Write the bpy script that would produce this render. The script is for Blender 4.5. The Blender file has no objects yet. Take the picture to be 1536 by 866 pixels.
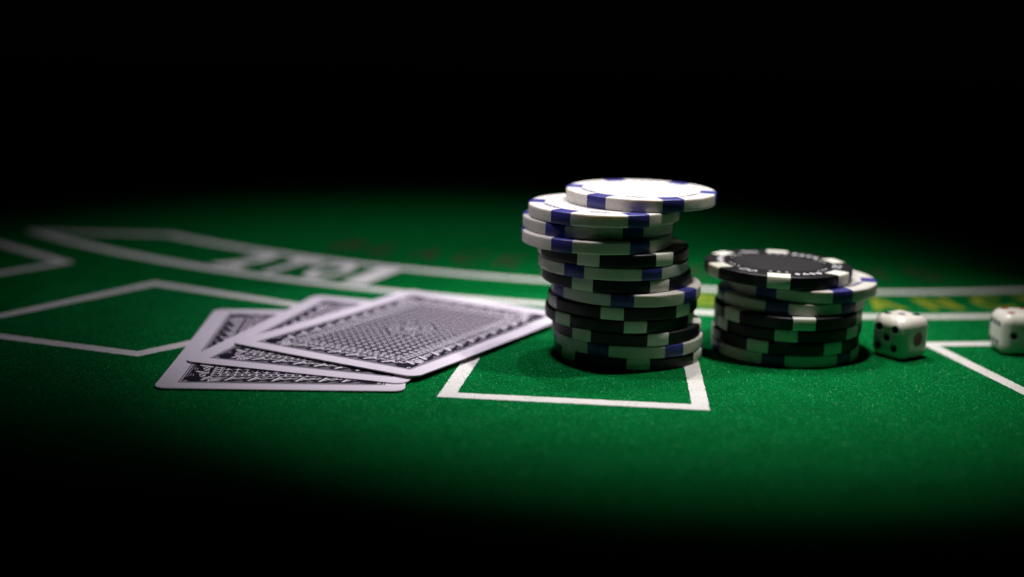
import bpy, bmesh, math, random
import numpy as np
from mathutils import Vector, Matrix

random.seed(7)
rng = np.random.default_rng(7)
MM = 0.001
SC = bpy.context.scene
COL = SC.collection

# ------------------------------------------------------------------ camera
cam_d = bpy.data.cameras.new('camera')
cam = bpy.data.objects.new('camera', cam_d)
COL.objects.link(cam)
cam_d.sensor_width = 36.0
cam_d.lens = 47.55
cam_d.clip_start = 0.01
cam_d.clip_end = 50
PITCH, ROLL = 0.209603, 0.025150
c_, s_ = math.cos(PITCH), math.sin(PITCH)
fwd = Vector((0, c_, -s_)); up0 = Vector((0, s_, c_)); rt0 = Vector((1, 0, 0))
rt = math.cos(ROLL) * rt0 + math.sin(ROLL) * up0
up = -math.sin(ROLL) * rt0 + math.cos(ROLL) * up0
cam.matrix_world = Matrix(((rt.x, up.x, -fwd.x, -33.70 * MM), (rt.y, up.y, -fwd.y, -374.84 * MM),
                           (rt.z, up.z, -fwd.z, 97.61 * MM), (0, 0, 0, 1)))
cam_d.dof.use_dof = True
cam_d.dof.focus_distance = 0.356
cam_d.dof.aperture_fstop = 4.6
cam_d.dof.aperture_blades = 9
SC.camera = cam

# ------------------------------------------------------------------ world, lamps, exposure
w = bpy.data.worlds.new('World'); SC.world = w; w.use_nodes = True
w.node_tree.nodes['Background'].inputs[0].default_value = (0.6, 0.62, 0.75, 1)
w.node_tree.nodes['Background'].inputs[1].default_value = 0.0006

def spot(name, loc, aim, power, color, half_angle, blend, radius):
    l = bpy.data.lights.new(name, 'SPOT'); l.energy = power; l.color = color
    l.spot_size = math.radians(2 * half_angle); l.spot_blend = blend; l.shadow_soft_size = radius * MM
    o = bpy.data.objects.new(name, l); COL.objects.link(o)
    o.location = Vector(loc) * MM
    o.rotation_euler = (Vector(aim) - Vector(loc)).to_track_quat('-Z', 'Y').to_euler()
    return o

spot('middle_lamp', (42, 76, 250), (42, 42, 0), 1.45, (1.0, 0.95, 0.88), 33, 1.0, 3.5)
spot('back_lamp', (-30, 92, 265), (-44, 106, 0), 1.75, (0.95, 0.90, 1.0), 43, 1.0, 4)
spot('left_lamp', (-80, 2, 215), (-20, 14, 0), 1.15, (0.97, 0.92, 0.98), 36, 1.0, 6)
spot('right_lamp', (70, 8, 250), (24, 10, 0), 2.1, (1.0, 0.96, 0.91), 31, 1.0, 7)

SC.view_settings.view_transform = 'Standard'
SC.view_settings.look = 'None'
SC.view_settings.exposure = 0
SC.view_settings.gamma = 1
SC.view_settings.use_curve_mapping = False
SC.render.engine = 'CYCLES'
SC.cycles.use_denoising = True
SC.cycles.denoising_prefilter = 'FAST'
SC.cycles.max_bounces = 6
SC.cycles.sample_clamp_indirect = 4

# ------------------------------------------------------------------ materials
def new_mat(name):
    m = bpy.data.materials.new(name); m.use_nodes = True
    nt = m.node_tree
    return m, nt, nt.nodes['Principled BSDF']

def N(nt, typ, **kw):
    n = nt.nodes.new(typ)
    for k, v in kw.items():
        if k.startswith('i_'):
            key = k[2:]
            n.inputs[int(key) if key.isdigit() else key.replace('_', ' ')].default_value = v
        else:
            setattr(n, k, v)
    return n

def noise(nt, scale, detail=2.0, rough=0.5):
    tc = N(nt, 'ShaderNodeTexCoord')
    n = N(nt, 'ShaderNodeTexNoise', i_Scale=scale, i_Detail=detail, i_Roughness=rough)
    nt.links.new(tc.outputs['Object'], n.inputs['Vector'])
    return n

def ramp(nt, src, stops):
    r = N(nt, 'ShaderNodeValToRGB')
    e = r.color_ramp.elements
    while len(e) < len(stops): e.new(0.5)
    for k, (p, c) in enumerate(stops):
        e[k].position = p; e[k].color = (*c, 1)
    nt.links.new(src, r.inputs[0])
    return r

def bump(nt, src, dist, strength=1.0, prev=None):
    b = N(nt, 'ShaderNodeBump', i_Strength=strength, i_Distance=dist)
    nt.links.new(src, b.inputs['Height'])
    if prev: nt.links.new(prev.outputs[0], b.inputs['Normal'])
    return b

def simple(name, col, rough, bumpscale=None, bumpdist=0.0, var=0.06, vscale=300, sss=0.0, spec=0.5, coat=0.0):
    m, nt, p = new_mat(name)
    n = noise(nt, vscale, 4)
    lo = tuple(c * (1 - var) for c in col); hi = tuple(min(1, c * (1 + var)) for c in col)
    r = ramp(nt, n.outputs[0], [(0.3, lo), (0.7, hi)])
    nt.links.new(r.outputs[0], p.inputs['Base Color'])
    p.inputs['Roughness'].default_value = rough
    p.inputs['Specular IOR Level'].default_value = spec
    if coat: p.inputs['Coat Weight'].default_value = coat
    if sss:
        p.inputs['Subsurface Weight'].default_value = sss
        p.inputs['Subsurface Radius'].default_value = (1.0, 0.8, 0.5)
        p.inputs['Subsurface Scale'].default_value = 0.0016
    if bumpscale:
        b = bump(nt, noise(nt, bumpscale, 3).outputs[0], bumpdist)
        nt.links.new(b.outputs[0], p.inputs['Normal'])
    return m

# felt: napped green cloth
m_felt, nt, p = new_mat('green_felt')
n1 = noise(nt, 2600, 3, 0.7)
r1 = ramp(nt, n1.outputs[0], [(0.30, (0.0003, 0.072, 0.0140)), (0.55, (0.0003, 0.118, 0.0215)), (0.78, (0.001, 0.19, 0.040))])
n2 = noise(nt, 90, 4, 0.6)
r2 = ramp(nt, n2.outputs[0], [(0.3, (0.82, 0.82, 0.82)), (0.7, (1.12, 1.12, 1.12))])
mx = N(nt, 'ShaderNodeMix', data_type='RGBA', blend_type='MULTIPLY')
mx.inputs[0].default_value = 1.0
nt.links.new(r1.outputs[0], mx.inputs[6]); nt.links.new(r2.outputs[0], mx.inputs[7])
nt.links.new(mx.outputs[2], p.inputs['Base Color'])
p.inputs['Roughness'].default_value = 1.0
p.inputs['Specular IOR Level'].default_value = 0.02
b1 = bump(nt, n1.outputs[0], 0.0005, 0.7)
b2 = bump(nt, noise(nt, 700, 4, 0.6).outputs[0], 0.0007, 0.6, b1)
nt.links.new(b2.outputs[0], p.inputs['Normal'])

m_fuzz = simple('felt_fibre', (0.008, 0.33, 0.10), 0.8, var=0.8, vscale=1500, spec=0.05)

m_lint = simple('pale_lint', (0.10, 0.46, 0.20), 0.8, var=0.5, vscale=700, spec=0.1)

def print_mat(name, col, wear=0.16):
    m, nt, p = new_mat(name)
    n = noise(nt, 1300, 4, 0.75)
    dk = tuple(c * (1 - wear) for c in col)
    r = ramp(nt, n.outputs[0], [(0.36, dk), (0.6, col)])
    n2 = noise(nt, 2300, 3, 0.8)          # specks where the green nap comes through the print
    n3 = noise(nt, 120, 3, 0.6)           # in patches
    add = N(nt, 'ShaderNodeMath', operation='ADD'); nt.links.new(n2.outputs[0], add.inputs[0])
    mul = N(nt, 'ShaderNodeMath', operation='MULTIPLY_ADD'); mul.inputs[1].default_value = 0.35; mul.inputs[2].default_value = -0.175
    nt.links.new(n3.outputs[0], mul.inputs[0]); nt.links.new(mul.outputs[0], add.inputs[1])
    k = ramp(nt, add.outputs[0], [(0.56, (0, 0, 0)), (0.70, (0.85, 0.85, 0.85))])
    mx = N(nt, 'ShaderNodeMix', data_type='RGBA')
    nt.links.new(k.outputs[0], mx.inputs[0]); nt.links.new(r.outputs[0], mx.inputs[6])
    mx.inputs[7].default_value = (0.05, 0.22, 0.08, 1)
    nt.links.new(mx.outputs[2], p.inputs['Base Color'])
    p.inputs['Roughness'].default_value = 0.9
    p.inputs['Specular IOR Level'].default_value = 0.1
    b = bump(nt, n.outputs[0], 0.0003, 0.7)
    nt.links.new(b.outputs[0], p.inputs['Normal'])
    return m
m_line = print_mat('white_print', (0.71, 0.69, 0.67))
m_yellow = print_mat('yellow_print', (0.21, 0.26, 0.012))
m_red = print_mat('red_print', (0.03, 0.05, 0.018))

def clay(name, col, wearcol, rough, sss=0.0, spec=0.4, amount=0.66):
    m = simple(name, col, rough, 900, 0.00005, 0.06, 260, sss=sss, spec=spec)
    nt = m.node_tree; p = nt.nodes['Principled BSDF']
    src = p.inputs['Base Color'].links[0].from_socket
    n1 = noise(nt, 1500, 5, 0.75); n2 = noise(nt, 180, 2, 0.5)
    ad = N(nt, 'ShaderNodeMath', operation='MULTIPLY_ADD'); ad.inputs[1].default_value = 0.5; nt.links.new(n2.outputs[0], ad.inputs[0]); nt.links.new(n1.outputs[0], ad.inputs[2])
    k = ramp(nt, ad.outputs[0], [(amount + 0.24, (0, 0, 0)), (amount + 0.36, (0.7, 0.7, 0.7))])
    mx = N(nt, 'ShaderNodeMix', data_type='RGBA'); nt.links.new(k.outputs[0], mx.inputs[0]); nt.links.new(src, mx.inputs[6]); mx.inputs[7].default_value = (*wearcol, 1)
    oi = N(nt, 'ShaderNodeObjectInfo')
    mr = N(nt, 'ShaderNodeMapRange'); mr.inputs[3].default_value = 0.88; mr.inputs[4].default_value = 1.08
    nt.links.new(oi.outputs['Random'], mr.inputs[0])
    hv = N(nt, 'ShaderNodeHueSaturation'); nt.links.new(mr.outputs[0], hv.inputs['Value']); nt.links.new(mx.outputs[2], hv.inputs['Color'])
    nt.links.new(hv.outputs[0], p.inputs['Base Color'])
    rr = ramp(nt, n1.outputs[0], [(0.3, (rough - .1,) * 3), (0.7, (rough + .15,) * 3)]); nt.links.new(rr.outputs[0], p.inputs['Roughness'])
    return m
m_white = clay('white_clay', (0.63, 0.60, 0.555), (0.50, 0.46, 0.40), 0.42, sss=0.35)
m_blue = clay('blue_clay', (0.035, 0.035, 0.21), (0.10, 0.10, 0.30), 0.40)
m_black = clay('black_clay', (0.0065, 0.006, 0.007), (0.05, 0.048, 0.05), 0.42, spec=0.3)
m_spotw = simple('white_inset_clay', (0.66, 0.65, 0.58), 0.45, 900, 0.00005, 0.04, 250, sss=0.35)
m_inlayk = simple('black_inlay', (0.013, 0.0115, 0.0135), 0.6, 2500, 0.00012, 0.3, 1500, spec=0.25)
m_inlayw = simple('white_inlay', (0.62, 0.60, 0.58), 0.45, 2500, 0.00006, 0.03, 500, sss=0.3)
m_markb = simple('blue_mark', (0.045, 0.045, 0.15), 0.45, var=0.2)
m_markw = simple('pale_mark', (0.68, 0.66, 0.68), 0.45, var=0.25, vscale=900)
m_die = simple('ivory_plastic', (0.74, 0.71, 0.64), 0.25, 500, 0.00003, 0.03, 200, sss=0.12)
m_pipb = simple('blue_black_paint', (0.012, 0.012, 0.06), 0.35, var=0.15)
m_pipr = simple('red_paint', (0.32, 0.03, 0.025), 0.35, var=0.15)
m_card = simple('card_stock', (0.72, 0.655, 0.74), 0.36, 3500, 0.00002, 0.02, 400)
m_edge = simple('card_edge', (0.55, 0.50, 0.55), 0.8, var=0.1)
m_ink = simple('black_ink', (0.012, 0.010, 0.020), 0.42, 3500, 0.00002, 0.2, 600, spec=0.22)

# ------------------------------------------------------------------ helpers
def mesh_obj(name, verts, faces, mats, parent=None, smooth=False, fm=None):
    me = bpy.data.meshes.new(name)
    me.from_pydata([tuple(v) for v in verts], [], faces)
    for m in (mats if isinstance(mats, (list, tuple)) else [mats]): me.materials.append(m)
    if fm is not None: me.polygons.foreach_set('material_index', fm)
    if smooth: me.polygons.foreach_set('use_smooth', [True] * len(me.polygons))
    me.update()
    o = bpy.data.objects.new(name, me); COL.objects.link(o)
    if parent: o.parent = parent
    return o

def place_mesh(name, me, parent=None):
    o = bpy.data.objects.new(name, me); COL.objects.link(o)
    if parent: o.parent = parent
    return o

def thing(name, label, cat, group=None):
    o = bpy.data.objects.new(name, None); COL.objects.link(o)
    o.empty_display_size = 0.01
    o['label'] = label; o['category'] = cat
    if group: o['group'] = group
    return o

def sharp_by_angle(me, deg=35):
    bm = bmesh.new(); bm.from_mesh(me)
    for e in bm.edges:
        if len(e.link_faces) == 2 and e.calc_face_angle(0) > math.radians(deg): e.smooth = False
    bm.to_mesh(me); bm.free()

# ------------------------------------------------------------------ felt table
def sheet():
    xs = np.linspace(-1.3, 1.3, 53); ys = np.linspace(-0.9, 1.7, 53)
    v = [(x, y, 0) for y in ys for x in xs]; nx = len(xs)
    f = [(j * nx + i, j * nx + i + 1, (j + 1) * nx + i + 1, (j + 1) * nx + i) for j in range(len(ys) - 1) for i in range(nx - 1)]
    return v, f
table = mesh_obj('table_felt', *sheet(), m_felt)
table['kind'] = 'structure'

ZL = 0.10   # printed layout stands this many mm above the cloth

def strip_mesh(name, a, b, mat, parent, z=ZL):
    """sheet between two outlines of equal count"""
    n = len(a)
    v = [(x * MM, y * MM, z * MM) for x, y in a] + [(x * MM, y * MM, z * MM) for x, y in b]
    f = [(i, i + 1, n + i + 1, n + i) for i in range(n - 1)]
    return mesh_obj(name, v, f, mat, parent)

def seg_line(name, pts, width, mat, parent, closed=False, z=ZL):
    """a printed line of given width (mm, or one per segment) with mitred corners and slightly ragged edges"""
    P = [np.array(p, float) for p in pts]; n = len(P)
    segs = [(P[i], P[(i + 1) % n]) for i in range(n if closed else n - 1)]
    W = width if isinstance(width, (list, tuple)) else [width] * len(segs)
    def nrm(s):
        d = s[1] - s[0]; d = d / np.hypot(*d); return np.array([-d[1], d[0]])
    def off(side):
        res = []
        for i in range(n):
            if closed: s0, w0, s1, w1 = segs[i - 1], W[i - 1], segs[i], W[i]
            elif i == 0: res.append(P[0] + side * nrm(segs[0]) * W[0] / 2); continue
            elif i == n - 1: res.append(P[-1] + side * nrm(segs[-1]) * W[-1] / 2); continue
            else: s0, w0, s1, w1 = segs[i - 1], W[i - 1], segs[i], W[i]
            n0, n1 = nrm(s0), nrm(s1)
            A = np.array([n0, n1]); r = np.array([n0 @ P[i] + side * w0 / 2, n1 @ P[i] + side * w1 / 2])
            res.append(np.linalg.solve(A, r) if abs(np.linalg.det(A)) > 1e-3 else P[i] + side * n0 * w0 / 2)
        return res
    A, B = off(1), off(-1)
    if closed: A.append(A[0]); B.append(B[0])
    oa, ob = [], []
    for i in range(len(A) - 1):
        l = max(np.hypot(*(A[i + 1] - A[i])), np.hypot(*(B[i + 1] - B[i]))); k = max(2, int(l / 0.7))
        for j in range(k):
            t = j / k
            for src, dst in ((A, oa), (B, ob)):
                d = src[i + 1] - src[i]; u = np.array([-d[1], d[0]]) / max(np.hypot(*d), 1e-6)
                dst.append(src[i] + d * t + (u * rng.normal(0, .08) if j else 0))
    oa.append(A[-1]); ob.append(B[-1])
    return strip_mesh(name, oa, ob, mat, parent, z)

lines = []
AC = np.array([55.0, 453.0])
# betting box in front of the tall stack
seg_line('betting_box_line', [(-49.4, -47.0), (13.9, -52.4), (19.2, 25.0), (-38.5, 31.0)], [4.5, 4.3, 4.2, 4.3], m_line, table, True)
# betting box at the left
seg_line('betting_box_line', [(-87.5, 42.0), (-155.9, 77.3), (-200.0, 7.5), (-136.3, -15.2)], [4.8, 4.8, 4.8, 4.8], m_line, table, True)
# far left box
seg_line('betting_box_line', [(-197.0, 110.0), (-231.5, 60.0), (-290.0, 118.0), (-243.0, 152.0)], 4.8, m_line, table, True)
# right box
seg_line('betting_box_line', [(91.5, 18.6), (102.5, -32.0), (166.0, -20.0), (157.5, 27.5)], [4.2, 4.8, 4.8, 4.6], m_line, table, True)

def arc_line(name, R, a0, a1, width):
    P = [AC + R * np.array([math.sin(t), -math.cos(t)]) for t in np.linspace(math.radians(a0), math.radians(a1), 240)]
    return seg_line(name, P, width, m_line, table)
arc_line('layout_arc_line', 400.0, -46.0, 46.0, 5.4)
arc_line('layout_arc_line', 362.5, -39.5, 39.5, 5.4)
e0 = AC + 400 * np.array([math.sin(math.radians(-45.6)), -math.cos(math.radians(-45.6))])
e1 = AC + 362.5 * np.array([math.sin(math.radians(-39.2)), -math.cos(math.radians(-39.2))])
seg_line('band_end_line', [e0, e1], 5.5, m_line, table, z=ZL + 0.06)

def glyph_mesh(ch, bold):
    cu = bpy.data.curves.new('glyph', 'FONT'); cu.body = ch; cu.offset = bold; cu.size = 1.0
    cu.align_x = 'CENTER'
    o = bpy.data.objects.new('glyph', cu); COL.objects.link(o)
    dg = bpy.context.evaluated_depsgraph_get()
    ev = o.evaluated_get(dg); me = bpy.data.meshes.new_from_object(ev)
    bpy.data.objects.remove(o); bpy.data.curves.remove(cu)
    return me
def letter(ch, ang, Rbase, wid, hgt, mat, bold=0.035):
    me = glyph_mesh(ch, bold)
    co = np.array([v.co[:] for v in me.vertices])
    mn, mxx = co.min(0), co.max(0)
    w0 = max(mxx[0] - mn[0], 1e-4)
    if ch in '1I': wid = wid * 0.7
    x = (co[:, 0] - (mn[0] + mxx[0]) / 2) / w0 * wid
    y = (co[:, 1] - mn[1]) / (mxx[1] - mn[1]) * hgt
    t = math.radians(ang)
    er = np.array([-math.sin(t), math.cos(t)]); et = np.array([math.cos(t), math.sin(t)])
    base = AC + Rbase * np.array([math.sin(t), -math.cos(t)])
    for v, xx, yy in zip(me.vertices, x, y):
        q = base + et * xx + er * yy
        v.co = (q[0] * MM, q[1] * MM, (ZL + 0.10) * MM)
    me.materials.clear(); me.materials.append(mat); me.name = 'printed_letter'
    return place_mesh('printed_letter', me, table)
for ch, a, wd in (('2', -29.5, 13.5), ('T', -26.7, 13), ('O', -24.0, 13.5), ('1', -21.4, 13)):
    letter(ch, a, 394.8, wd, 29, m_line, 0.05)
for k, ch in enumerate('INSURANCE'):
    letter(ch, -9.2 + 2.95 * k, 391.0, 12.0, 19, m_yellow, 0.035)
for k, ch in enumerate('BLACKJACK PAYS 3 TO 2'):
    if ch != ' ': letter(ch, -27.5 + 3.0 * k, 343.0, 11.5, 22, m_red, 0.03)

# ------------------------------------------------------------------ poker chips
CR, CT, PITCHZ = 21.1, 3.53, 3.589
SW = 6.3           # width of an edge spot
PROF = [(0, 3.49), (12.9, 3.49), (13.2, 3.515), (13.8, 3.53), (17.0, 3.53), (20.45, 3.53), (20.75, 3.49), (20.98, 3.36), (21.08, 3.14),
        (21.1, 2.8), (21.1, 0.7), (21.08, 0.39), (20.98, 0.17), (20.75, 0.04), (20.45, 0.0), (0, 0.0)]
def lathe_mesh(name, prof, seg, mat):
    v, f, rings = [], [], []
    for r, z in prof:
        if r == 0: rings.append([len(v)]); v.append((0, 0, z * MM))
        else:
            rings.append(list(range(len(v), len(v) + seg)))
            v += [(r * MM * math.cos(2 * math.pi * i / seg), r * MM * math.sin(2 * math.pi * i / seg), z * MM) for i in range(seg)]
    for a, b in zip(rings, rings[1:]):
        for i in range(seg):
            j = (i + 1) % seg
            if len(a) == 1: f.append((a[0], b[i], b[j]))
            elif len(b) == 1: f.append((a[i], b[0], a[j]))
            else: f.append((a[i], b[i], b[j], a[j]))
    for k in range(len(v)):      # handled rims: slight unevenness and a few nicks
        r = math.hypot(v[k][0], v[k][1])
        if r > 20.4 * MM and not 1.0 * MM < v[k][2] < 2.6 * MM:
            d = abs(random.gauss(0, .018)) + (random.uniform(.08, .2) if random.random() < .018 else 0)
            q = 1 - d * MM / r; zc = 1.76 * MM
            v[k] = (v[k][0] * q, v[k][1] * q, zc + (v[k][2] - zc) * (1 - d / 3))
    me = bpy.data.meshes.new(name); me.from_pydata(v, [], f); me.materials.append(mat)
    bm = bmesh.new(); bm.from_mesh(me); bmesh.ops.recalc_face_normals(bm, faces=bm.faces)
    for q in bm.faces: q.smooth = True
    bm.to_mesh(me); bm.free(); sharp_by_angle(me, 60)
    return me
def spot_mesh(mat):
    """inset block wrapping the rim, local +x outwards, standing a hair proud of the body"""
    e = 0.022
    prof = [(16.6, 3.53 + e), (20.47, 3.53 + e), (20.77, 3.49 + e), (21.0, 3.37), (21.1 + e, 3.14), (21.1 + e, 0.4), (21.0, 0.16), (20.77, 0.04 - e), (20.47, -e), (16.6, -e)]
    us = np.linspace(-SW / 2, SW / 2, 9)
    v, f = [], []
    for r, z in prof:
        for u in us: v.append((math.sqrt(r * r - u * u) * MM, u * MM, z * MM))
    n = len(us); m = len(prof)
    for j in range(m - 1):
        for i in range(n - 1): f.append((j * n + i, j * n + i + 1, (j + 1) * n + i + 1, (j + 1) * n + i))
    me = bpy.data.meshes.new('edge_spot'); me.from_pydata(v, [], f); me.materials.append(mat)
    bm = bmesh.new(); bm.from_mesh(me); bmesh.ops.recalc_face_normals(bm, faces=bm.faces)
    if sum(q.normal.x * q.calc_area() for q in bm.faces) < 0: bmesh.ops.reverse_faces(bm, faces=bm.faces)
    for q in bm.faces: q.smooth = True
    bm.to_mesh(me); bm.free()
    return me
def disc_mesh(name, r, z, mat, seg=64):
    v = [(0, 0, z * MM)] + [(r * MM * math.cos(2 * math.pi * i / seg), r * MM * math.sin(2 * math.pi * i / seg), z * MM) for i in range(seg)]
    f = [(0, 1 + i, 1 + (i + 1) % seg) for i in range(seg)]
    me = bpy.data.meshes.new(name); me.from_pydata(v, [], f); me.materials.append(mat); return me

def poly_shapes():
    """flat outlines (mm) of card suits and small dice"""
    def circ(cx, cy, r, n=12): return [(cx + r * math.cos(2 * math.pi * i / n), cy + r * math.sin(2 * math.pi * i / n)) for i in range(n)]
    diamond = [[(0, 1.3), (-.95, 0), (0, -1.3), (.95, 0)]]
    heart = [circ(-.5, .4, .55), circ(.5, .4, .55), [(-1.0, .2), (0, -1.25), (1.0, .2), (0, .5)]]
    spade = [circ(-.5, -.2, .55), circ(.5, -.2, .55), [(-1.0, 0), (1.0, 0), (0, 1.3)], [(-.12, -.2), (-.4, -1.2), (.4, -1.2), (.12, -.2)]]
    club = [circ(0, .6, .52), circ(-.6, -.15, .52), circ(.6, -.15, .52), [(-.12, .2), (-.4, -1.2), (.4, -1.2), (.12, .2)]]
    def frame(cx, cy, s, rot):
        o, w = [], .22
        R = lambda x, y: (cx + x * math.cos(rot) - y * math.sin(rot), cy + x * math.sin(rot) + y * math.cos(rot))
        for q in (((-s, -s), (s, -s), (s, -s + w), (-s, -s + w)), ((-s, s - w), (s, s - w), (s, s), (-s, s)),
                  ((-s, -s + w), (-s + w, -s + w), (-s + w, s - w), (-s, s - w)), ((s - w, -s + w), (s, -s + w), (s, s - w), (s - w, s - w))):
            o.append([R(*k) for k in q])
        for px, py in ((-.45, -.45), (0, 0), (.45, .45)):
            c = R(px * s, py * s); o.append(circ(c[0], c[1], .2 * s, 8))
        return o
    dice = frame(-1.2, .1, 1.0, .35) + frame(1.2, -.2, 1.0, -.25)
    return [diamond, heart, spade, club], dice
SUITS, DICE = poly_shapes()
def marks_mesh(mat, z=3.53 + 0.03):
    v, f = [], []
    def add(poly, x0, y0, rot, s):
        k = len(v)
        for x, y in poly:
            X = x0 + s * (x * math.cos(rot) - y * math.sin(rot)); Y = y0 + s * (x * math.sin(rot) + y * math.cos(rot))
            v.append((X * MM, Y * MM, z * MM))
        f.append(tuple(range(k, k + len(poly))))
    for g in range(6):
        c = math.radians(60 * g + 30)
        if g % 2 == 0:
            for i, sh in enumerate(SUITS):
                a = c + math.radians((i - 1.5) * 8.0)
                for pl in sh: add(pl, 16.6 * math.cos(a), 16.6 * math.sin(a), a - math.pi / 2, 0.9)
        else:
            for pl in DICE: add(pl, 16.7 * math.cos(c), 16.7 * math.sin(c), c - math.pi / 2, 1.15)
    for g in range(6):     # studs on the inner ring beside each spot
        for da in (-9, 0, 9):
            a = math.radians(60 * g + da)
            add([(.42 * math.cos(q), .42 * math.sin(q)) for q in np.linspace(0, 2 * math.pi, 8, endpoint=False)], 14.3 * math.cos(a), 14.3 * math.sin(a), 0, 1)
    me = bpy.data.meshes.new('face_marks'); me.from_pydata(v, [], f); me.materials.append(mat); return me

PROFW = [(0, 3.53), (13.8, 3.53)] + PROF[4:]
ME = {'w': dict(body=lathe_mesh('body', PROFW, 128, m_white), spot=spot_mesh(m_blue), inlay=disc_mesh('inlay', 12.8, 3.538, m_inlayw), marks=marks_mesh(m_markb)),
      'k': dict(body=lathe_mesh('body', PROF, 128, m_black), spot=spot_mesh(m_spotw), inlay=disc_mesh('inlay', 12.8, 3.505, m_inlayk), marks=marks_mesh(m_markw))}
def make_chip(kind, label, face, group):
    t = thing('poker_chip', label, 'poker chip', group)
    d = ME[kind]
    place_mesh('body', d['body'], t)
    for g in range(6):
        s = place_mesh('edge_spot', d['spot'], t); s.rotation_euler = (0, 0, math.radians(60 * g))
    if face:
        place_mesh('inlay', d['inlay'], t); place_mesh('face_marks', d['marks'], t)
    return t
def copy_chip(src, label, group):
    t = src.copy(); COL.objects.link(t); t['label'] = label; t['group'] = group
    for ch in src.children:
        c = ch.copy(); COL.objects.link(c); c.parent = t
    return t

WB = 'white poker chip with blue edge spots'
KW = 'black poker chip with white edge spots'
TALL = [  # x, y, phi (deg, spot to the right of the near side), kind, show face, label
    (2.0, 4.2, 25, 'w', 1, 'white and blue poker chip on top of the tall stack, jutting out right'),
    (-8.6, -1.4, 26.5, 'w', 1, 'white chip under the topmost chip of the tall stack, part of its face showing'),
    (-10.1, 0.2, 27, 'w', 0, 'third chip down the tall stack, white and blue, between two other white chips'),
    (-10.4, -1.9, 33.7, 'w', 0, 'lowest of the four white chips heading the tall stack, jutting leftwards'),
    (-5.6, -0.6, -18, 'k', 0, 'highest black chip of the tall stack, just under its four white chips'),
    (-5.5, -0.5, 30.5, 'w', 0, 'white and blue chip between the two highest black chips of the tall stack'),
    (-4.5, 0.4, -25, 'k', 0, 'second black chip from the top of the tall stack, between white chips'),
    (-1.6, -0.6, -2, 'w', 0, 'white chip halfway up the tall stack, above three neighbouring black chips'),
    (-2.4, -0.7, -7, 'k', 0, 'upper of the three neighbouring black chips in the tall stack'),
    (-3.1, -0.4, 12.5, 'k', 0, 'middle one of the three neighbouring black chips in the tall stack'),
    (-1.0, -0.1, 25, 'k', 0, 'lower of the three neighbouring black chips in the tall stack'),
    (-0.4, 0.1, -22, 'w', 0, 'lowest white and blue chip of the tall stack, one chip above the felt'),
    (0.0, 1.0, 8, 'k', 0, 'black chip at the foot of the tall stack, lying on the felt and white line'),
]
SHORT = [
    (43.0, 9.9, 1.5, 'k', 1, 'black and white poker chip on top of the short stack, dark face showing'),
    (50.4, 10.3, 33, 'w', 1, 'white and blue chip under the black top of the short stack, jutting right'),
    (47.3, 9.9, -9.5, 'w', 0, 'second white chip down the short stack, resting on three black chips'),
    (46.2, 7.6, 13.5, 'k', 0, 'upper of the three black chips in the middle of the short stack'),
    (46.5, 8.2, 0, 'k', 0, 'middle one of the three black chips in the middle of the short stack'),
    (45.9, 7.8, -20, 'k', 0, 'lower of the three black chips in the short stack, just above its bottom chip'),
    (46.1, 8.1, -7.5, 'w', 0, 'white and blue chip at the bottom of the short stack, lying on the felt'),
]
CAMX, CAMY = -33.7, -374.8
proto = {}
def build_stack(S, group):
    n = len(S)
    for i, (x, y, phi, kind, face, label) in enumerate(S):
        key = (kind, face)
        if key not in proto: proto[key] = t = make_chip(kind, label, face, group)
        else: t = copy_chip(proto[key], label, group)
        z = (n - 1 - i) * PITCHZ + 0.03
        near = math.atan2(CAMY - y, CAMX - x)      # direction of the side that faces the viewer
        rz = near + math.radians(phi)
        t.location = (x * MM, y * MM, z * MM)
        t.rotation_euler = (0, 0, rz)
        if S is SHORT and i == 0:
            t.location.z += 0.30 * MM
            t.matrix_world = Matrix.Translation(t.location) @ Matrix.Rotation(math.radians(0.8), 4, 'Y') @ Matrix.Rotation(rz, 4, 'Z')
build_stack(TALL, 'chips in the tall stack')
build_stack(SHORT, 'chips in the short stack')

# ------------------------------------------------------------------ dice
DS, DR = 12.4, 3.15
def die_mesh(pips):
    """rounded cube with a dimple under every pip; pips = list of (face axis, sign, u, v, radius)"""
    n = 40; h = DS / 2; inner = h - DR
    bm = bmesh.new()
    for ax in range(3):
        for sg in (-1, 1):
            g = {}
            for i in range(n + 1):
                for j in range(n + 1):
                    u = math.tan((i / n * 2 - 1) * math.pi / 4 * .98) / math.tan(math.pi / 4 * .98) * h
                    v = math.tan((j / n * 2 - 1) * math.pi / 4 * .98) / math.tan(math.pi / 4 * .98) * h
                    u = (i / n * 2 - 1) * h; v = (j / n * 2 - 1) * h
                    p = [0, 0, 0]; p[ax] = sg * h; p[(ax + 1) % 3] = u; p[(ax + 2) % 3] = v
                    q = Vector([max(-inner, min(inner, k)) for k in p]); d = Vector(p) - q
                    pt = q + d.normalized() * DR
                    # press the faces in very slightly so the die is not perfectly flat, and dimple the pips
                    for (a, s, pu, pv, r) in pips:
                        if a == ax and s == sg:
                            k = ((u - pu) ** 2 + (v - pv) ** 2) / (r * r)
                            if k < 1.3:
                                pt[ax] -= sg * 0.22 * max(0, 1 - k / 1.3)
                    g[i, j] = bm.verts.new(pt * MM)
            for i in range(n):
                for j in range(n):
                    bm.faces.new((g[i, j], g[i + 1, j], g[i + 1, j + 1], g[i, j + 1]))
    bmesh.ops.remove_doubles(bm, verts=bm.verts, dist=1e-6)
    bmesh.ops.recalc_face_normals(bm, faces=bm.faces)
    for f in bm.faces: f.smooth = True
    me = bpy.data.meshes.new('body'); bm.to_mesh(me); bm.free(); me.materials.append(m_die)
    return me
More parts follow.
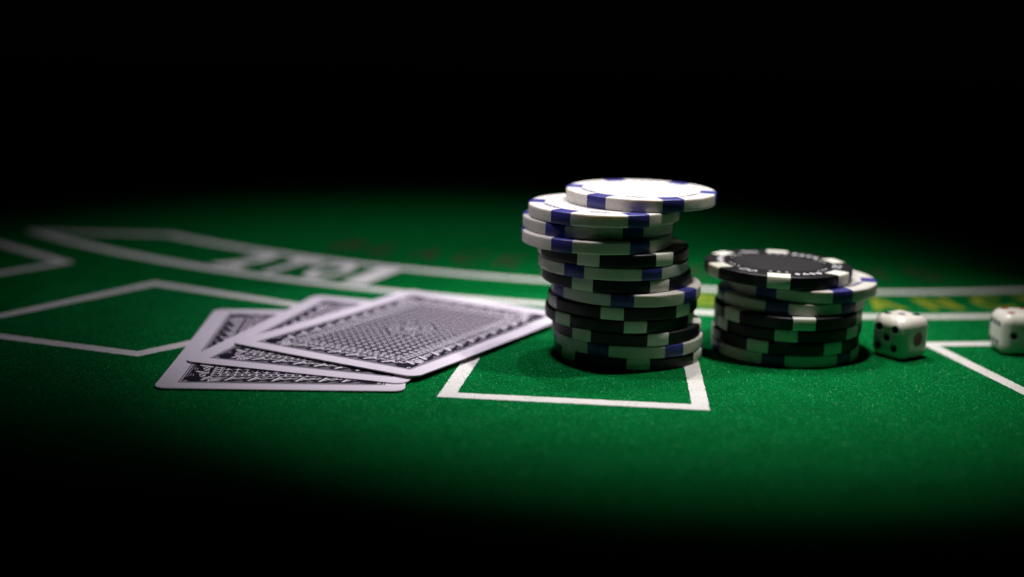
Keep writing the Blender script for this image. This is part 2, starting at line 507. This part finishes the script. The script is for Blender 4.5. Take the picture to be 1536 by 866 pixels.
def pip_mesh(ax, sg, pu, pv, r, mat):
    h = DS / 2; v, f = [], []
    def pt(u, v_):
        k = ((u - pu) ** 2 + (v_ - pv) ** 2) / (r * r)
        p = [0, 0, 0]; p[ax] = sg * (h - 0.22 * max(0, 1 - k / 1.3) + 0.035); p[(ax + 1) % 3] = u; p[(ax + 2) % 3] = v_
        return tuple(c * MM for c in p)
    v.append(pt(pu, pv)); seg = 20
    for rr in (.5, 1.0):
        for i in range(seg): v.append(pt(pu + r * rr * math.cos(2 * math.pi * i / seg), pv + r * rr * math.sin(2 * math.pi * i / seg)))
    for i in range(seg):
        j = (i + 1) % seg
        f.append((0, 1 + i, 1 + j)); f.append((1 + i, 1 + seg + i, 1 + seg + j, 1 + j))
    if sg < 0: f = [tuple(reversed(q)) for q in f]
    me = bpy.data.meshes.new('pip'); me.from_pydata(v, [], f); me.materials.append(mat)
    me.polygons.foreach_set('use_smooth', [True] * len(f))
    return me
PO = 2.75
LAY = {1: [(0, 0)], 2: [(-PO, 0), (PO, 0)], 3: [(-PO, -PO), (0, 0), (PO, PO)], 4: [(-PO, -PO), (PO, -PO), (-PO, PO), (PO, PO)],
       5: [(-PO, -PO), (PO, -PO), (-PO, PO), (PO, PO), (0, 0)], 6: [(-PO, -PO), (-PO, 0), (-PO, PO), (PO, -PO), (PO, 0), (PO, PO)]}
def make_die(label, faces, loc, rz):
    """faces: (axis, sign) -> (number, flip)"""
    t = thing('die', label, 'die', 'white dice on the felt')
    pips = []
    for (ax, sg), (num, fl) in faces.items():
        for (u, v) in LAY[num]:
            if fl == 1: u = -u
            if fl == 2: u, v = v, u
            pips.append((ax, sg, u, v, {1: 2.05, 6: 0.92}.get(num, 1.12), num))
    b = place_mesh('body', die_mesh([q[:5] for q in pips]), t)
    for (ax, sg, u, v, r, num) in pips:
        place_mesh('pip', pip_mesh(ax, sg, u, v, r, m_pipr if num in (1, 4) else m_pipb), t)
    t.location = (loc[0] * MM, loc[1] * MM, (DS / 2 + 0.02) * MM); t.rotation_euler = (0, 0, math.radians(rz))
    return t
# axes: x faces use (u,v)=(y,z); y faces use (z,x); z faces use (x,y)
make_die('white die beside the short stack, three blue pips on top',
         {(2, 1): (3, 1), (0, -1): (5, 0), (1, -1): (1, 0), (2, -1): (4, 0), (0, 1): (2, 0), (1, 1): (6, 0)}, (78.5, 4.4), 37)
make_die('white die at the right edge of the photo, red pips on top',
         {(2, 1): (4, 0), (0, -1): (6, 2), (1, -1): (2, 2), (2, -1): (3, 0), (0, 1): (1, 0), (1, 1): (5, 0)}, (114.6, 12.4), 1)

# ------------------------------------------------------------------ playing cards
CW, CL, CRAD, CTH = 63.0, 88.0, 3.2, 0.30
def bow(u, v, k):
    return k * (((u - CW / 2) / (CW / 2)) ** 2 * 0.25 + ((v - CL / 2) / (CL / 2)) ** 2 * 0.75)
def card_body(k):
    def inset(v):   # half width of the card at height v (rounded corners)
        d = min(v, CL - v)
        return 0.0 if d >= CRAD else CRAD - math.sqrt(max(0, CRAD ** 2 - (CRAD - d) ** 2))
    a = [CRAD * (1 - math.cos(t)) for t in np.linspace(0, math.pi / 2, 9)]
    vs = a[:-1] + list(np.linspace(CRAD, CL - CRAD, 40)) + [CL - q for q in reversed(a[:-1])]
    nu = 30; top, bot, V, F, fm = [], [], [], [], []
    for v in vs:
        i0 = inset(v); row_t, row_b = [], []
        for j in range(nu + 1):
            u = i0 + (CW - 2 * i0) * j / nu
            z = bow(u, v, k)
            row_t.append(len(V)); V.append((u * MM, v * MM, (z + CTH) * MM))
            row_b.append(len(V)); V.append((u * MM, v * MM, z * MM))
        top.append(row_t); bot.append(row_b)
    for i in range(len(vs) - 1):
        for j in range(nu):
            F.append((top[i][j], top[i][j + 1], top[i + 1][j + 1], top[i + 1][j])); fm.append(0)
            F.append((bot[i][j], bot[i + 1][j], bot[i + 1][j + 1], bot[i][j + 1])); fm.append(0)
        F.append((top[i][0], top[i + 1][0], bot[i + 1][0], bot[i][0])); fm.append(1)
        F.append((top[i][nu], bot[i][nu], bot[i + 1][nu], top[i + 1][nu])); fm.append(1)
    for i, fl in ((0, 0), (len(vs) - 1, 1)):
        for j in range(nu):
            q = (top[i][j], bot[i][j], bot[i][j + 1], top[i][j + 1])
            F.append(q if not fl else tuple(reversed(q))); fm.append(1)
    return V, F, fm

def card_print(k):
    """the printed back: every ornament a flat shape lying on the card face; material 0 ink, 1 paper"""
    V, F, fm = [], [], []
    def poly(pts, layer, mat):
        z0 = len(V)
        for u, v in pts: V.append((u * MM, v * MM, (bow(u, v, k) + CTH + 0.012 + 0.012 * layer) * MM))
        F.append(tuple(range(z0, z0 + len(pts)))); fm.append(mat)
    def rect(u0, v0, u1, v1, layer, mat):
        nu = max(1, int(math.ceil((u1 - u0) / 3))); nv = max(1, int(math.ceil((v1 - v0) / 3)))
        for i in range(nu):
            for j in range(nv):
                a, b = u0 + (u1 - u0) * i / nu, u0 + (u1 - u0) * (i + 1) / nu
                c, d = v0 + (v1 - v0) * j / nv, v0 + (v1 - v0) * (j + 1) / nv
                poly([(a, c), (b, c), (b, d), (a, d)], layer, mat)
    def frame(m0, m1, layer, mat):
        rect(m0, m0, CW - m0, m1, layer, mat); rect(m0, CL - m1, CW - m0, CL - m0, layer, mat)
        rect(m0, m1, m1, CL - m1, layer, mat); rect(CW - m1, m1, CW - m0, CL - m1, layer, mat)
    def circle(cu, cv, r, layer, mat, n=10):
        poly([(cu + r * math.cos(2 * math.pi * i / n), cv + r * math.sin(2 * math.pi * i / n)) for i in range(n)], layer, mat)
    B = 5.2
    frame(B, B + 0.30, 0, 0)                       # thin outer line
    frame(B + 0.62, B + 6.9, 0, 0)                 # dark ornament band
    def side(n):    # each side in its own (along, inwards) frame
        if n == 0: return (lambda a_, t: (a_, t)), CW
        if n == 1: return (lambda a_, t: (CW - t, a_)), CL
        if n == 2: return (lambda a_, t: (CW - a_, CL - t)), CW
        return (lambda a_, t: (t, CL - a_)), CL
    for n in range(4):
        fn, L = side(n)
        t0 = B + 0.62
        s0, s1 = t0 + 4.6, L - t0 - 4.6
        cnt = max(1, round((s1 - s0) / 6.2)); per = (s1 - s0) / cnt; q6 = per / 6.2
        P = lambda pts, layer, mat: poly([fn(a + x * q6, t0 + y) for x, y in pts], layer, mat)
        for i in range(cnt):
            a = s0 + per * i
            # engraved hatch along the outside
            P([(0, .45), (6.2, .45), (6.2, .58), (0, .58)], 1, 1)
            P([(2.4, 1.15), (5.4, 1.15), (5.0, 1.28), (2.8, 1.28)], 1, 1)
            P([(3.0, 1.75), (5.0, 1.9), (4.7, 2.03), (3.3, 1.9)], 1, 1)
            # zigzag ribbon: a steep stroke, then a long lozenge leaning over it
            P([(-.2, 2.0), (.65, 1.75), (2.4, 5.5), (1.6, 5.8)], 1, 1)
            P([(1.3, 2.6), (2.1, 3.1), (5.6, 3.7), (6.8, 5.3), (4.2, 5.1), (2.5, 5.1)], 1, 1)
            for (x, y, w_, h_) in ((2.5, 3.4, .7, .38), (3.7, 4.2, .75, .46), (4.9, 3.9, .8, .38), (3.0, 4.7, .55, .32), (5.5, 4.8, .65, .36)):
                P([(x - w_, y - .1), (x - w_ * .2, y - h_), (x + w_, y - h_ * .3), (x + w_ * .5, y + h_), (x - w_ * .5, y + h_ * .8)], 2, 0)
                P([(x - w_ * .4, y), (x + w_ * .4, y - h_ * .2), (x + w_ * .2, y + h_ * .3)], 3, 1)
        # corner fan
        for q in range(6):
            ang = math.radians(8 + 15 * q); c0 = (t0 + .55, t0 + .55)
            d = np.array([math.cos(ang), math.sin(ang)]); e = np.array([-d[1], d[0]])
            pts = [np.array(c0) + d * 1.3 - e * .12, np.array(c0) + d * 3.6 - e * .34, np.array(c0) + d * 4.1, np.array(c0) + d * 3.6 + e * .34, np.array(c0) + d * 1.3 + e * .12]
            P([tuple(x) for x in pts], 1, 1)
        circle(*fn(t0 + 1.0, t0 + 1.0), .55, 1, 1, 10); circle(*fn(t0 + 1.0, t0 + 1.0), .25, 2, 0, 8)
    I = B + 6.9
    # row of dark squares on white between two thin lines
    frame(I + 0.2, I + 0.34, 0, 0)
    for n in range(4):
        fn, L = side(n)
        s0, s1 = I + 0.6, L - I - 0.6
        cnt = round((s1 - s0) / 1.85); per = (s1 - s0) / cnt
        for i in range(cnt):
            a = s0 + per * i
            poly([fn(a + .3, I + .55), fn(a + per - .3, I + .55), fn(a + per - .3, I + 1.75), fn(a + .3, I + 1.75)], 0, 0)
    J = I + 2.05
    rect(J, J, CW - J, CL - J, 0, 0)
    frame(J + .28, J + .46, 1, 1)
    # field: lattice of little four-pointed crosses on ink
    K = J + 1.6; pit = 2.72
    nu = round((CW - 2 * K) / pit); nv = round((CL - 2 * K) / pit)
    pu_, pv_ = (CW - 2 * K) / nu, (CL - 2 * K) / nv
    cu0, cv0 = CW / 2, CL / 2
    med = lambda u, v: (u - cu0) ** 2 / 46 + (v - cv0) ** 2 / 60 < 1
    for i in range(nu + 1):
        for j in range(nv + 1):
            u, v = K + pu_ * i, K + pv_ * j
            if not med(u, v):
                l, wd = 1.04, .25
                pts = [(l, -wd * .55), (l, wd * .55), (wd, wd), (wd * .55, l), (-wd * .55, l), (-wd, wd), (-l, wd * .55), (-l, -wd * .55), (-wd, -wd), (-wd * .55, -l), (wd * .55, -l), (wd, -wd)]
                poly([(u + x, v + y) for x, y in pts], 1, 1)
            u, v = u + pu_ / 2, v + pv_ / 2
            if i < nu and j < nv and not med(u, v):
                poly([(u + .24, v), (u, v + .24), (u - .24, v), (u, v - .24)], 1, 1)
                for dx, dy in ((1, 0), (0, 1)):
                    uu, vv = u + dx * pu_ / 2, v + dy * pv_ / 2
                    pass
    # medallion
    el = lambda r, t: (cu0 + r * math.cos(t), cv0 + 1.15 * r * math.sin(t))
    for (r, m, lay) in ((6.3, 1, 1), (6.0, 0, 2), (5.6, 1, 3), (5.4, 0, 4)):
        poly([el(r, t) for t in np.linspace(0, 2 * math.pi, 40, endpoint=False)], lay, m)
    for q in range(18):          # two rings of narrow petals round a bud
        t = 2 * math.pi * q / 18
        poly([el(3.1, t), el(4.2, t - .09), el(5.1, t), el(4.2, t + .09)], 5, 1)
    for q in range(10):
        t = 2 * math.pi * (q + .5) / 10
        poly([el(.7, t), el(1.8, t - .17), el(2.8, t), el(1.8, t + .17)], 5, 1)
    poly([el(.5, t) for t in np.linspace(0, 2 * math.pi, 10, endpoint=False)], 5, 1)
    return V, F, fm

CARDS = [
    ((-123.11, -49.07), 0.0416, 0.06, (0, 0), 0.25, 'face-down playing card at the bottom of the fan of three cards'),
    ((-121.53, -24.57), -0.2649, 0.48, (0.15, 0), 0.30, 'face-down playing card in the middle of the fan, between the other two cards'),
    ((-112.69, -6.08), -0.5233, 0.95, (-0.15, 0.0), 0.45, 'face-down playing card on top of the fan, pointing its corner at the tall chip stack'),
]
card_polys = []
for (cx, cy), a, z, tilt, k, label in CARDS:
    t = thing('playing_card', label, 'playing card', 'three face-down cards fanned on the felt')
    V, F, fm = card_body(k)
    mesh_obj('body', V, F, [m_card, m_edge], t, fm=fm)
    V, F, fm = card_print(k)
    mesh_obj('printed_back', V, F, [m_ink, m_card], t, fm=fm)
    t.location = (cx * MM, cy * MM, z * MM)
    t.rotation_euler = (math.radians(tilt[1]), math.radians(tilt[0]), a)
    ex = np.array([math.cos(a), math.sin(a)]); ey = np.array([-ex[1], ex[0]])
    card_polys.append((np.array([cx, cy]), ex, ey))

# ------------------------------------------------------------------ loose fibres of the felt
def fuzz(n):
    x = rng.uniform(-190, 150, n); y = rng.uniform(-125, 75, n)
    keep = np.ones(n, bool)
    for c, ex, ey in card_polys:
        q = np.stack([x, y], 1) - c; u = q @ ex; v = q @ ey
        keep &= ~((u > -.4) & (u < CW + .4) & (v > -.4) & (v < CL + .4))
    for cx, cy in ((0, 1), (46.1, 8.1)): keep &= np.hypot(x - cx, y - cy) > CR - .3
    def inside(poly, x, y):
        ins = np.zeros(len(x), bool); m = len(poly)
        for i in range(m):
            x0, y0 = poly[i]; x1, y1 = poly[(i + 1) % m]
            c = ((y0 > y) != (y1 > y)) & (x < (x1 - x0) * (y - y0) / (y1 - y0 + 1e-12) + x0)
            ins ^= c
        return ins
    for ln in [o for o in table.children if o.name.startswith('betting_box_line')]:
        co = np.array([v.co[:2] for v in ln.data.vertices]) / MM; m = len(co) // 2
        keep &= ~(inside(co[:m], x, y) ^ inside(co[m:], x, y))
    r = np.hypot(x - AC[0], y - AC[1]); keep &= abs(r - 400) > 3.2
    x, y = x[keep], y[keep]; n = len(x)
    a = rng.uniform(0, 2 * np.pi, n); el = np.abs(rng.normal(0.25, 0.35, n)); L = rng.uniform(.25, .8, n); wd = rng.uniform(.014, .04, n)
    big = rng.random(n) < .02; L = np.where(big, rng.uniform(.7, 1.4, n), L); wd = np.where(big, rng.uniform(.03, .055, n), wd)
    d = np.stack([np.cos(a) * np.cos(el), np.sin(a) * np.cos(el), np.sin(el)], 1)
    s = np.stack([-np.sin(a), np.cos(a), 0 * a], 1) * wd[:, None]
    b = np.stack([x, y, 0 * x + 0.01], 1)
    mid = b + d * (L * .55)[:, None]; d2 = d.copy(); d2[:, 2] -= rng.uniform(0, .9, n); tip = mid + d2 * (L * .45)[:, None]
    tip[:, 2] = np.maximum(tip[:, 2], .02)
    V = np.stack([b - s, b + s, mid + s, mid - s, tip], 1).reshape(-1, 3) * MM
    i = np.arange(n)[:, None] * 5
    tri = np.concatenate([i + np.array([0, 1, 2]), i + np.array([0, 2, 3]), i + np.array([3, 2, 4])], 1).reshape(-1)
    me = bpy.data.meshes.new('felt_fuzz')
    me.vertices.add(len(V)); me.vertices.foreach_set('co', V.ravel())
    me.loops.add(len(tri)); me.loops.foreach_set('vertex_index', tri)
    nf = len(tri) // 3
    me.polygons.add(nf); me.polygons.foreach_set('loop_start', np.arange(nf) * 3)
    me.update(calc_edges=True)
    me.materials.append(m_fuzz); me.materials.append(m_lint)
    me.polygons.foreach_set('material_index', np.repeat(big.astype(np.int32), 3))
    o = bpy.data.objects.new('felt_fuzz', me); COL.objects.link(o); o['kind'] = 'stuff'
fuzz(380000)
